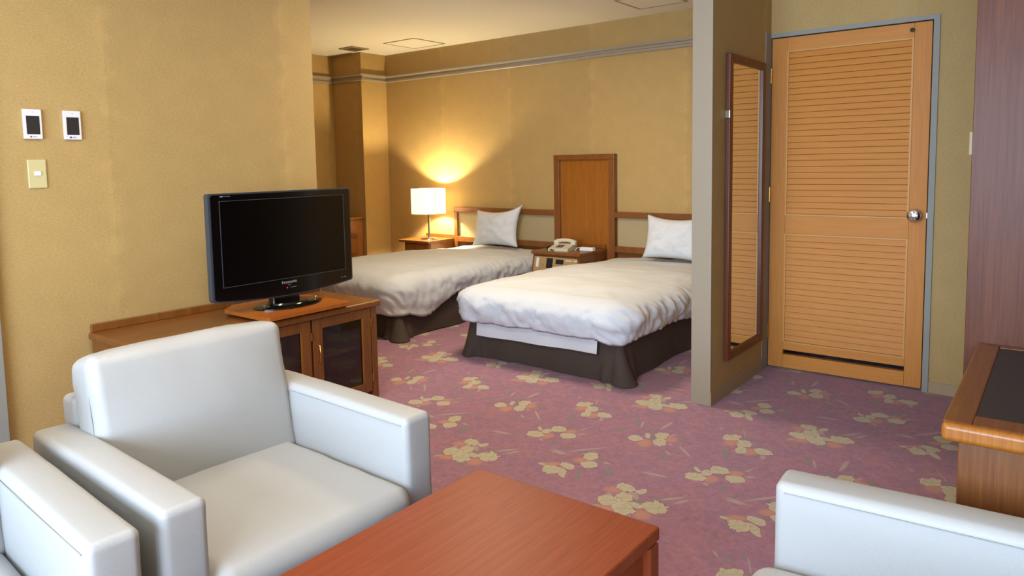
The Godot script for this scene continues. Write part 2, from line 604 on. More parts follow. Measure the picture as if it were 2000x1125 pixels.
func build_room() -> void:
	build_floor()
	structure("ceiling", slab(Vector3(-6.8, TOP, -5.8), Vector3(1.45, TOP + 0.15, 2.3)), M.ceiling, "plain cream plaster ceiling over the beds", "ceiling")
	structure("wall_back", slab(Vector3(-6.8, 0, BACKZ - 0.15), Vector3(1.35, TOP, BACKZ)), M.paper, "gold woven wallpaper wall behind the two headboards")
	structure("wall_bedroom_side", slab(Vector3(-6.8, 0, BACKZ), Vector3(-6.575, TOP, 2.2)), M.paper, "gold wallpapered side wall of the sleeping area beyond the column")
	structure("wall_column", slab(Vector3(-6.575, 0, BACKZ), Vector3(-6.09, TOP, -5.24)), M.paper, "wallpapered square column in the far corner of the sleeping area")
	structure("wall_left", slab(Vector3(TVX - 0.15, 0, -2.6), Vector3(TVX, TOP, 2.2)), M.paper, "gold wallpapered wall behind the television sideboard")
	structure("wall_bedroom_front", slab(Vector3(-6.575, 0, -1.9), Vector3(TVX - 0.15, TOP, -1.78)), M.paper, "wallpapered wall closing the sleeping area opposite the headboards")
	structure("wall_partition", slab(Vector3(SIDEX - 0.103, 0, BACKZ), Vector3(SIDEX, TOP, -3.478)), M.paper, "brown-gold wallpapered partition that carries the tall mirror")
	structure("trim_post", rbox(Vector3(0.106, TOP, 0.014), 0.002, 1), M.post, "beige painted end post of the partition beside the bed", "trim").position = Vector3(SIDEX - 0.052, TOP / 2, -3.472)
	# wall with the door opening
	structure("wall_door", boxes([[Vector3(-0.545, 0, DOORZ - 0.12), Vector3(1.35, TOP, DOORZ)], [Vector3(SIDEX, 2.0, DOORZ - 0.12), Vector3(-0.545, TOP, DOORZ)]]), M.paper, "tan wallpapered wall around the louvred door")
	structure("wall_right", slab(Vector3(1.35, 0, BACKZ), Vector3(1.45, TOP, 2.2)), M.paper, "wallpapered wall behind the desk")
	# wall with the window, behind the camera
	var wz := 1.95
	var wx0 := -2.4
	var wx1 := 1.15
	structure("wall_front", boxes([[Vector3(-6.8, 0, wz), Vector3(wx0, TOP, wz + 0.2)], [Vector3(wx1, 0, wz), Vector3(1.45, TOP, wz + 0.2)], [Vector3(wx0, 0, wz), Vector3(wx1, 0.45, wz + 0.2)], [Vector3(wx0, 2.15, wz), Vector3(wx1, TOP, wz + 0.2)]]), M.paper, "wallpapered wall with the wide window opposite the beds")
	var win := thing("window_1", "wide four-pane window with white frame", "window", Vector3(0, 0, wz + 0.1), 0.0, "", "structure")
	var bars := [[Vector3(wx0, 0.45, -0.03), Vector3(wx1, 0.51, 0.03)], [Vector3(wx0, 2.09, -0.03), Vector3(wx1, 2.15, 0.03)]]
	for k in 5:
		var x := lerpf(wx0 + 0.03, wx1 - 0.03, k / 4.0)
		bars.append([Vector3(x - 0.03, 0.51, -0.03), Vector3(x + 0.03, 2.09, 0.03)])
	part("window_frame", boxes(bars), M.white_paint, win)
	for k in 4:
		var a := lerpf(wx0 + 0.03, wx1 - 0.03, k / 4.0) + 0.03
		var b := lerpf(wx0 + 0.03, wx1 - 0.03, (k + 1) / 4.0) - 0.03
		part("pane", slab(Vector3(a, 0.51, -0.004), Vector3(b, 2.09, 0.004)), M.glass, win)
	# picture rail: two ridges with a groove between
	var prof := PackedVector2Array([Vector2(0, 0), Vector2(0.018, 0), Vector2(0.024, 0.006), Vector2(0.024, 0.022), Vector2(0.014, 0.030), Vector2(0.014, 0.046), Vector2(0.03, 0.054), Vector2(0.036, 0.064), Vector2(0.036, 0.074), Vector2(0, 0.078)])
	var rail_y := 2.195
	var t := structure("trim_rail_back", extrude(prof, 0, 4.58), M.rail, "taupe picture rail running along the wall above the headboards", "picture rail")
	t.position = Vector3(-6.09, rail_y, BACKZ)
	t.rotation.y = -PI / 2
	# extrude runs along +z; turned so that it runs along +x with the profile facing the room
	t.transform.basis = Basis(Vector3(0, 0, 1), Vector3(0, 1, 0), Vector3(1, 0, 0))
	t = structure("trim_rail_column_side", extrude(prof, 0, 0.36), M.rail, "taupe picture rail on the column side facing the lamp", "picture rail")
	t.position = Vector3(-6.09, rail_y, BACKZ)
	t = structure("trim_rail_column_front", extrude(prof, 0, 0.52), M.rail, "taupe picture rail on the column face opposite the window", "picture rail")
	t.position = Vector3(-6.575, rail_y, -5.24)
	t.transform.basis = Basis(Vector3(0, 0, 1), Vector3(0, 1, 0), Vector3(1, 0, 0))
	t = structure("trim_rail_side", extrude(prof, 0, 3.2), M.rail, "taupe picture rail on the side wall beyond the column", "picture rail")
	t.position = Vector3(-6.575, rail_y, -5.24)
	# skirtings
	structure("baseboard_partition", slab(Vector3(SIDEX, 0, -4.25), Vector3(SIDEX + 0.004, 0.075, -3.468)), M.skirting, "tan vinyl skirting under the tall mirror", "baseboard")
	structure("baseboard_door", slab(Vector3(-0.545, 0, DOORZ), Vector3(1.3, 0.06, DOORZ + 0.005)), M.skirting, "tan vinyl skirting between the door frame and the wardrobe", "baseboard")
	structure("baseboard_left", slab(Vector3(TVX, 0, -2.6), Vector3(TVX + 0.005, 0.07, 1.95)), M.skirting, "tan vinyl skirting along the sideboard wall", "baseboard")
	structure("baseboard_back", slab(Vector3(-6.09, 0, BACKZ), Vector3(SIDEX - 0.103, 0.07, BACKZ + 0.006)), M.skirting, "tan vinyl skirting behind the beds", "baseboard")
	structure("trim_casing_left", rbox(Vector3(0.035, 2.1, 0.09), 0.004, 1), M.steel, "grey metal casing at the near end of the sideboard wall", "trim").position = Vector3(TVX + 0.017, 1.05, -0.947)

func ceiling_fittings() -> void:
	var spots := [
		[Vector3(-5.27, TOP, -5.245), 0.44, "square access hatch in the ceiling above the bed beside the lamp", 0.008],
		[Vector3(-2.575, TOP, -5.125), 0.42, "square access hatch in the ceiling above the bed beside the partition", 0.017]]
	for s in spots:
		var o := thing("ceiling_hatch", s[2], "hatch", s[0], 0.0, "ceiling hatches")
		var h: float = s[1] / 2.0
		part("panel", slab(Vector3(-h + 0.012, -0.004, -h + 0.012), Vector3(h - 0.012, 0.004, h - 0.012)), M.ceiling, o)
		var w: float = s[3]
		part("frame", boxes([[Vector3(-h, -0.006, -h), Vector3(h, 0.0, -h + w)], [Vector3(-h, -0.006, h - w), Vector3(h, 0.0, h)], [Vector3(-h, -0.006, -h + w), Vector3(-h + w, 0.0, h - w)], [Vector3(h - w, -0.006, -h + w), Vector3(h, 0.0, h - w)]]), M.rail, o)
	var v := thing("ceiling_vent", "small square slatted air vent in the ceiling before the column", "vent", Vector3(-5.95, TOP, -5.035))
	part("frame", boxes([[Vector3(-0.11, -0.012, -0.11), Vector3(0.11, 0, -0.085)], [Vector3(-0.11, -0.012, 0.085), Vector3(0.11, 0, 0.11)], [Vector3(-0.11, -0.012, -0.085), Vector3(-0.085, 0, 0.085)], [Vector3(0.085, -0.012, -0.085), Vector3(0.11, 0, 0.085)]]), M.rail, v)
	part("backing", slab(Vector3(-0.085, -0.003, -0.085), Vector3(0.085, 0, 0.085)), M.rail, v)
	var bar := rbox(Vector3(0.17, 0.004, 0.016), 0.001, 1)
	for k in 6:
		part("slat", bar, M.rail, v, Vector3(0, -0.008, -0.07 + k * 0.028), Vector3(0.5, 0, 0))
	# flush ceiling lights, out of the picture: one over the table, one before the beds, added as fill
	var lights := [[Vector3(-1.75, TOP, -1.0), "round opal ceiling light above the coffee table", TABLE_LIGHT], [Vector3(-2.95, TOP, -3.55), "added round opal fill light over the foot of the beds", BED_FILL]]
	for q in lights:
		var l := thing("ceiling_light", q[1], "light", q[0], 0.0, "opal ceiling lights")
		part("rim", lathe([Vector2(0, 0), Vector2(0.30, 0), Vector2(0.30, -0.05), Vector2(0.285, -0.055), Vector2(0.285, -0.03), Vector2(0, -0.03)], 40), M.white_paint, l)
		part("diffuser", lathe([Vector2(0.284, -0.031), Vector2(0.27, -0.07), Vector2(0.2, -0.09), Vector2(0.1, -0.1), Vector2(0, -0.102)], 40), M.diffuser, l)
		var a := AreaLight3D.new()
		a.name = "ceiling_light_glow"
		a.area_size = Vector2(0.5, 0.5)
		a.area_normalize_energy = true
		a.light_color = Color(1.0, 0.92, 0.80)
		a.light_energy = q[2]
		a.area_range = 12.0
		a.shadow_enabled = true
		l.add_child(a)
		a.position = Vector3(0, -0.115, 0)
		a.rotation.x = -PI / 2

func build_door() -> void:
	var d := thing("door_1", "orange-brown oak louvred door with a silver knob and metal frame", "door", Vector3(0, 0, DOORZ), 0.0, "", "structure")
	# metal frame
	part("door_frame", boxes([
		[Vector3(-1.43, 0, -0.1), Vector3(-1.4035, 2.0, 0.1)],
		[Vector3(-0.571, 0, -0.1), Vector3(-0.542, 2.0, 0.012)],
		[Vector3(-1.4035, 1.979, -0.1), Vector3(-0.571, 2.003, 0.012)]]), M.steel, d)
	var x0 := -1.40
	var x1 := -0.577
	var px0 := -1.312
	var px1 := -0.66
	var f := 0.0
	var b := -0.036
	# stiles and rails of the leaf
	part("stile", rbox(Vector3(px0 - x0, 1.962, 0.036), 0.002, 1), M.oak, d, Vector3((x0 + px0) / 2, 0.993, -0.018))
	part("stile", rbox(Vector3(x1 - px1, 1.962, 0.036), 0.002, 1), M.oak, d, Vector3((x1 + px1) / 2, 0.993, -0.018))
	for r in [[0.012, 0.094], [0.122, 0.168], [0.828, 0.936], [1.897, 1.974]]:
		part("rail", rbox(Vector3(px1 - px0, r[1] - r[0], 0.036), 0.002, 1), M.oak_across, d, Vector3((px0 + px1) / 2, (r[0] + r[1]) / 2, -0.018))
	# beads round both panels
	for r in [[0.168, 0.828], [0.936, 1.897]]:
		var q := 0.009
		part("bead", boxes([[Vector3(px0, r[0], -0.012), Vector3(px0 + q, r[1], 0.003)], [Vector3(px1 - q, r[0], -0.012), Vector3(px1, r[1], 0.003)], [Vector3(px0 + q, r[1] - q, -0.012), Vector3(px1 - q, r[1], 0.003)], [Vector3(px0 + q, r[0], -0.012), Vector3(px1 - q, r[0] + q, 0.003)]]), M.oak_bead, d)
	var slat_w := px1 - px0 - 0.018
	for r in [[0.177, 0.819, 18], [0.945, 1.888, 27]]:
		var pitch: float = (r[1] - r[0]) / r[2]
		var prof := PackedVector2Array([Vector2(-0.02, 0), Vector2(-0.004, 0), Vector2(-0.002, 0.0012), Vector2(-0.0075, pitch - 0.0024), Vector2(-0.02, pitch + 0.004)])
		# profile in (z, y), extruded along x
		var mesh := extrude(prof, -slat_w / 2, slat_w / 2)
		for k in r[2]:
			var o := part("slat", mesh, M.oak_across, d, Vector3((px0 + px1) / 2, r[0] + k * pitch + 0.001, 0))
			o.transform.basis = Basis(Vector3(0, 0, 1), Vector3(0, 1, 0), Vector3(-1, 0, 0))
	# knob
	var knob := part("knob", lathe([Vector2(0, 0.062), Vector2(0.018, 0.061), Vector2(0.031, 0.056), Vector2(0.036, 0.045), Vector2(0.034, 0.032), Vector2(0.02, 0.022), Vector2(0.013, 0.012), Vector2(0.013, 0)], 28), M.chrome, d, Vector3(-0.629, 0.957, 0), Vector3(PI / 2, 0, 0))
	part("rose", lathe([Vector2(0, 0.006), Vector2(0.03, 0.006), Vector2(0.034, 0)], 28), M.chrome, knob)
	# chased lines on the knob
	var st := begin(false)
	for k in 7:
		var t := TAU * k / 7.0 + 0.3
		var c := Vector3(cos(t) * 0.017, 0.0615, sin(t) * 0.017)
		add_box(st, c - Vector3(0.0035, 0.001, 0.0035), c + Vector3(0.0035, 0.0008, 0.0035))
	part("engraving", finish(st), M.steel, knob)
	part("latch", rbox(Vector3(0.006, 0.03, 0.012), 0.002, 1), M.chrome, d, Vector3(-0.574, 0.957, 0.004))
	var hinge := lathe([Vector2(0, 0.045), Vector2(0.006, 0.044), Vector2(0.006, -0.044), Vector2(0, -0.045)], 10)
	for y in [0.23, 1.06, 1.76]:
		part("hinge", hinge, M.brass, d, Vector3(-1.4015, y, 0.007))
	part("door_stop", lathe([Vector2(0, 0.03), Vector2(0.009, 0.029), Vector2(0.011, 0.024), Vector2(0.008, 0.018), Vector2(0.005, 0.014), Vector2(0.005, 0)], 14), M.dark, d, Vector3(-0.668, 1.934, 0), Vector3(PI / 2, 0, 0))

func build_mirror() -> void:
	var z0 := -4.187
	var z1 := -3.635
	var y0 := 0.203
	var y1 := 1.818
	var w := 0.044
	var o := thing("wall_mirror", "tall narrow mirror in a red-brown wooden frame on the partition", "mirror", Vector3(SIDEX, 0, 0))
	part("backing", slab(Vector3(0.001, y0 + 0.01, z0 + 0.01), Vector3(0.01, y1 - 0.01, z1 - 0.01)), M.frame_wood, o)
	part("mirror_glass", slab(Vector3(0.012, y0 + w - 0.005, z0 + w - 0.005), Vector3(0.016, y1 - w + 0.005, z1 - w + 0.005)), M.mirror, o)
	for z in [z0 + w / 2, z1 - w / 2]:
		part("frame_side", rbox(Vector3(0.026, y1 - y0, w), 0.004, 2), M.frame_wood, o, Vector3(0.0145, (y0 + y1) / 2, z))
	for y in [y0 + w / 2, y1 - w / 2]:
		part("frame_end", rbox(Vector3(0.0255, w, z1 - z0 - 2 * w + 0.002), 0.004, 2), M.frame_wood, o, Vector3(0.0145, y, (z0 + z1) / 2))
	part("wall_clip", rbox(Vector3(0.03, 0.045, 0.012), 0.005, 2), M.chrome, o, Vector3(0.016, 1.505, z1 + 0.005))

func wall_plates() -> void:
	# two controllers and a switch on the left wall
	for k in 2:
		var z: float = [-1.166, -1.318][k]
		var label: String = ["white wall controller with dark display and a red dot", "white wall controller with dark display and a blue dot"][k]
		var o := thing("wall_controller", label, "controller", Vector3(TVX, 1.469, z), PI / 2, "air-conditioning controllers on the wall")
		part("body", rbox(Vector3(0.068, 0.124, 0.016), 0.003, 2), M.white_plastic, o, Vector3(0, 0, 0.008))
		part("display", slab(Vector3(-0.0245, -0.042, 0.0155), Vector3(0.0245, 0.034, 0.0168)), M.display, o)
		part("dot", lathe([Vector2(0, 0.001), Vector2(0.0036, 0.001), Vector2(0.0036, 0)], 14), [M.red, M.blue][k], o, Vector3(-0.011, -0.0525, 0.016), Vector3(PI / 2, 0, 0))
		part("print", slab(Vector3(-0.004, -0.054, 0.0158), Vector3(0.011, -0.051, 0.0163)), M.grey_print, o)
		part("sensor", lathe([Vector2(0, 0.0008), Vector2(0.0018, 0.0008), Vector2(0.0018, 0)], 10), M.grey_print, o, Vector3(0.001, 0.05, 0.016), Vector3(PI / 2, 0, 0))
	var s := thing("light_switch", "ivory light switch plate with one small white rocker below the controllers", "switch", Vector3(TVX, 1.261, -1.172), PI / 2)
	part("plate", rbox(Vector3(0.07, 0.121, 0.009), 0.004, 3), M.ivory, s, Vector3(0, 0, 0.0035))
	part("rocker", rbox(Vector3(0.025, 0.019, 0.006), 0.0015, 1), M.white_plastic, s, Vector3(0.001, 0.002, 0.009))
	s = thing("light_switch", "cream switch plate on the wall between door and wardrobe", "switch", Vector3(-0.362, 1.333, DOORZ))
	part("plate", rbox(Vector3(0.07, 0.12, 0.012), 0.004, 2), M.ivory, s, Vector3(0, 0, 0.005))
	part("rocker", rbox(Vector3(0.025, 0.05, 0.006), 0.0015, 1), M.white_plastic, s, Vector3(0, 0, 0.0115))

# ------------------------------------------------------------------ sitting corner
func cushion_bend(p: Vector3, n: Vector3, h: Vector3, bulge: Vector3, wob: FastNoiseLite, amp: float) -> Vector3:
	var q := p / h
	var o := Vector3(n.x * bulge.x * (1 - q.y * q.y) * (1 - q.z * q.z), n.y * bulge.y * (1 - q.x * q.x) * (1 - q.z * q.z), n.z * bulge.z * (1 - q.x * q.x) * (1 - q.y * q.y))
	return p + o + n * wob.get_noise_3d(p.x * 9.0, p.y * 9.0, p.z * 9.0) * amp

func make_armchair() -> Node3D:
	# faces +x, 0.79 m wide, arms 0.55 m high
	var o := thing("armchair", "", "armchair")
	var wob := noise(77, 1.0, 2)
	var arm_h := Vector3(0.785, 0.50, 0.105)
	var arm := rbox(arm_h, 0.019, 4, 8, func(p, n): return cushion_bend(p, n, arm_h / 2, Vector3(0.003, 0.006, 0.004), wob, 0.002))
	for s in [-1, 1]:
		var a := part("armrest", arm, M.leather, o, Vector3(0.0, 0.30, s * 0.3425))
		# stitched seam just under the top edge, on the inner and the front side
		part("seam", tube([Vector3(-0.37, 0.230, -s * 0.0535), Vector3(0.0, 0.231, -s * 0.0562), Vector3(0.372, 0.230, -s * 0.0532)], 0.0013, 5), M.seam, a)
	var seat_h := Vector3(0.70, 0.19, 0.576)
	part("seat_cushion", rbox(seat_h, 0.045, 4, 10, func(p, n): return cushion_bend(p, n, seat_h / 2, Vector3(0.014, 0.014, 0.0), wob, 0.003)), M.leather, o, Vector3(0.08, 0.275, 0))
	part("seat_base", rbox(Vector3(0.70, 0.13, 0.576), 0.012, 2), M.leather, o, Vector3(0.03, 0.115, 0))
	var back_h := Vector3(0.15, 0.44, 0.60)
	var bc := part("back_cushion", rbox(back_h, 0.036, 4, 10, func(p, n): return cushion_bend(p, n, back_h / 2, Vector3(0.028, 0.012, 0.004), wob, 0.004)), M.leather, o, Vector3(-0.255, 0.535, 0), Vector3(0, 0, deg_to_rad(11)))
	part("piping", tube([Vector3(0.048, -0.19, 0.296), Vector3(0.05, -0.1, 0.3), Vector3(0.05, 0.1, 0.3), Vector3(0.048, 0.175, 0.29), Vector3(0.043, 0.2, 0.262), Vector3(0.044, 0.215, 0.2)], 0.0016, 5), M.seam, bc)
	part("backrest", rbox(Vector3(0.10, 0.56, 0.60), 0.02, 3), M.leather, o, Vector3(-0.375, 0.345, 0), Vector3(0, 0, deg_to_rad(3)))
	var foot := lathe([Vector2(0, 0.06), Vector2(0.02, 0.06), Vector2(0.017, 0), Vector2(0, 0)], 14)
	for x in [-0.33, 0.33]:
		for z in [-0.33, 0.33]:
			part("foot", foot, M.dark, o, Vector3(x, 0, z))
	return o

func sitting_corner() -> void:
	var a := make_armchair()
	var spots := [
		[Vector3(-1.853, 0, -1.088), -1.7, "white leather armchair beside the coffee table, in front of the television sideboard"],
		[Vector3(-1.862, 0, -0.258), -2.9, "white leather armchair standing arm to arm beside the one before the television"],
		[Vector3(-0.078, 0, -1.308), 183.5, "white leather armchair across the coffee table, in front of the desk"]]
	for k in spots.size():
		var o: Node3D = a
		if k > 0:
			o = a.duplicate()
			o.name = numbered("armchair")
			add_child(o)
		o.position = spots[k][0]
		o.rotation.y = deg_to_rad(spots[k][1])
		tag(o, spots[k][2], "armchair", "white leather armchairs")
	# coffee table
	var x0 := -1.272
	var x1 := -0.717
	var z0 := -1.472
	var z1 := -0.30
	var h := 0.42
	var t := thing("coffee_table", "low rectangular coffee table with a reddish wooden top", "table", Vector3((x0 + x1) / 2, 0, (z0 + z1) / 2))
	var w := x1 - x0
	var l := z1 - z0
	part("tabletop", rbox(Vector3(w, 0.033, l), 0.005, 2), M.cherry, t, Vector3(0, h - 0.0165, 0))
	for s in [-1, 1]:
		part("apron", rbox(Vector3(0.02, 0.11, l - 0.09), 0.002, 1), M.cherry, t, Vector3(s * (w / 2 - 0.03), h - 0.095, 0))
		part("apron", rbox(Vector3(w - 0.09, 0.11, 0.02), 0.002, 1), M.cherry, t, Vector3(0, h - 0.095, s * (l / 2 - 0.03)))
		for q in [-1, 1]:
			part("leg", rbox(Vector3(0.045, h - 0.039, 0.045), 0.004, 2), M.cherry, t, Vector3(s * (w / 2 - 0.024), (h - 0.039) / 2, q * (l / 2 - 0.024)))
	part("subframe", rbox(Vector3(w - 0.04, 0.007, l - 0.04), 0.001, 1), M.cherry, t, Vector3(0, h - 0.0365, 0))
	part("shelf", rbox(Vector3(w - 0.07, 0.02, l - 0.1), 0.003, 1), M.cherry, t, Vector3(0, 0.13, 0))

func build_desk() -> void:
	var d := thing("desk", "wooden desk with a black leatherette inlay against the wardrobe side", "desk", Vector3(0.40, 0, -2.24))
	var x0 := -0.597
	var x1 := 0.93
	var z0 := -0.415
	var z1 := 0.415
	var h := 0.68
	# top: wooden border round the inlay
	part("border", rbox(Vector3(0.058, 0.038, z1 - z0), 0.006, 2), M.desk, d, Vector3(x0 + 0.029, h - 0.019, 0))
	part("border", rbox(Vector3(0.058, 0.038, z1 - z0), 0.006, 2), M.desk, d, Vector3(x1 - 0.029, h - 0.019, 0))
	part("border", rbox(Vector3(x1 - x0 - 0.116, 0.0378, 0.03), 0.003, 2), M.desk, d, Vector3((x0 + x1) / 2, h - 0.019, z0 + 0.015))
	part("border", rbox(Vector3(x1 - x0 - 0.114, 0.0378, 0.07), 0.003, 2), M.desk, d, Vector3((x0 + x1) / 2, h - 0.019, z1 - 0.035))
	part("front_edge", rbox(Vector3(x1 - x0, 0.042, 0.03), 0.013, 4), M.teak_gold, d, Vector3((x0 + x1) / 2, h - 0.021, z1 + 0.008))
	part("inlay", slab(Vector3(x0 + 0.058, h - 0.03, z0 + 0.03), Vector3(x1 - 0.058, h - 0.0025, z1 - 0.07)), M.leatherette, d)
	part("end_panel", rbox(Vector3(0.03, h - 0.038, z1 - z0 - 0.055), 0.003, 1), M.desk, d, Vector3(x0 + 0.045, (h - 0.038) / 2, -0.014))
	part("end_panel", rbox(Vector3(0.03, h - 0.038, z1 - z0 - 0.055), 0.003, 1), M.desk, d, Vector3(x1 - 0.045, (h - 0.038) / 2, -0.014))
	part("front_panel", rbox(Vector3(x1 - x0 - 0.06, h - 0.038, 0.024), 0.004, 2), M.desk, d, Vector3((x0 + x1) / 2, (h - 0.038) / 2, z1 - 0.03))
	var w := thing("wardrobe", "tall dark wood veneer wardrobe standing behind the desk", "wardrobe", Vector3(-0.235, 0, -2.662))
	part("side_panel", rbox(Vector3(1.56, 2.42, 0.03), 0.002, 1), M.walnut, w, Vector3(0.78, 1.21, -0.015))
	part("carcass", slab(Vector3(0.01, 0.02, -0.62), Vector3(1.56, 2.42, -0.03)), M.walnut, w)
	part("plinth", slab(Vector3(0.02, 0, -0.6), Vector3(1.55, 0.02, -0.03)), M.walnut, w)

# ------------------------------------------------------------------ sideboard and television
func build_sideboard() -> void:
	var h := 0.55
	var z0 := -2.585
	var z1 := -1.322
	var o := thing("sideboard", "brown wooden sideboard with smoked glass doors under the television", "sideboard", Vector3(-3.435, 0, 0))
	var l := z1 - z0
	var zc := (z0 + z1) / 2
	var dep := 0.505
	part("top", rbox(Vector3(0.53, 0.032, l), 0.01, 3), M.teak, o, Vector3(0.266, h - 0.016, zc))
	part("back_lip", rbox(Vector3(0.018, 0.036, l - 0.02), 0.004, 2), M.teak, o, Vector3(0.012, h + 0.018, zc))
	part("end_panel", rbox(Vector3(dep - 0.02, h - 0.032 - 0.05, 0.022), 0.002, 1), M.teak, o, Vector3((dep - 0.02) / 2 + 0.004, (h - 0.032 + 0.05) / 2, z0 + 0.025))
	part("end_panel", rbox(Vector3(dep - 0.02, h - 0.032 - 0.05, 0.022), 0.002, 1), M.teak, o, Vector3((dep - 0.02) / 2 + 0.004, (h - 0.032 + 0.05) / 2, z1 - 0.025))
	for z in [z0 + 0.034, z1 - 0.034]:
		part("corner_post", rbox(Vector3(0.04, h - 0.032, 0.04), 0.004, 2), M.teak, o, Vector3(dep - 0.02, (h - 0.032) / 2, z))
	part("back_panel", slab(Vector3(0.004, 0.05, z0 + 0.036), Vector3(0.012, h - 0.034, z1 - 0.036)), M.teak, o)
	part("bottom", slab(Vector3(0.012, 0.05, z0 + 0.036), Vector3(dep - 0.025, 0.07, z1 - 0.036)), M.teak, o)
	part("plinth", slab(Vector3(0.03, 0.0, z0 + 0.056), Vector3(dep - 0.035, 0.05, z1 - 0.056)), M.teak, o)
	part("shelf", slab(Vector3(0.015, 0.285, z0 + 0.036), Vector3(dep - 0.06, 0.303, z1 - 0.036)), M.teak, o)
	var bay := (l - 0.108) / 3.0
	for k in 3:
		var a := z0 + 0.054 + k * bay
		if k > 0:
			part("divider", slab(Vector3(0.013, 0.07, a - 0.008), Vector3(dep - 0.03, h - 0.034, a + 0.008)), M.teak, o)
		var zl := a + 0.006
		var zr := a + bay - 0.006
		var d := Node3D.new()
		d.name = "cabinet_door"
		o.add_child(d, true)
		d.position = Vector3(dep - 0.008, 0, (zl + zr) / 2)
		var w := zr - zl
		var y0 := 0.055
		var y1 := h - 0.036
		var e := 0.052
		for s in [-1, 1]:
			part("stile", rbox(Vector3(0.022, y1 - y0, e), 0.003, 1), M.teak, d, Vector3(0, (y0 + y1) / 2, s * (w / 2 - e / 2)))
		part("rail", rbox(Vector3(0.0215, e, w - 2 * e), 0.003, 1), M.teak, d, Vector3(0, y1 - e / 2, 0))
		part("rail", rbox(Vector3(0.0215, e, w - 2 * e), 0.003, 1), M.teak, d, Vector3(0, y0 + e / 2, 0))
		part("pane", slab(Vector3(-0.003, y0 + e - 0.004, -w / 2 + e - 0.004), Vector3(0.001, y1 - e + 0.004, w / 2 - e + 0.004)), M.smoked, d)
		for s in [-1, 1]:
			part("inner_bead", rbox(Vector3(0.007, y1 - y0 - 2 * e, 0.006), 0.001, 1), M.teak_gold, d, Vector3(0.0055, (y0 + y1) / 2, s * (w / 2 - e - 0.003)))
		part("handle", tube([Vector3(0.011, 0.385, w / 2 - 0.028), Vector3(0.026, 0.38, w / 2 - 0.028), Vector3(0.028, 0.34, w / 2 - 0.028), Vector3(0.026, 0.30, w / 2 - 0.028), Vector3(0.011, 0.295, w / 2 - 0.028)], 0.0045, 8), M.brass, d)
		for y in [0.13, 0.43]:
			part("hinge", rbox(Vector3(0.008, 0.042, 0.007), 0.002, 1), M.brass, d, Vector3(0.012, y, -w / 2 - 0.002))

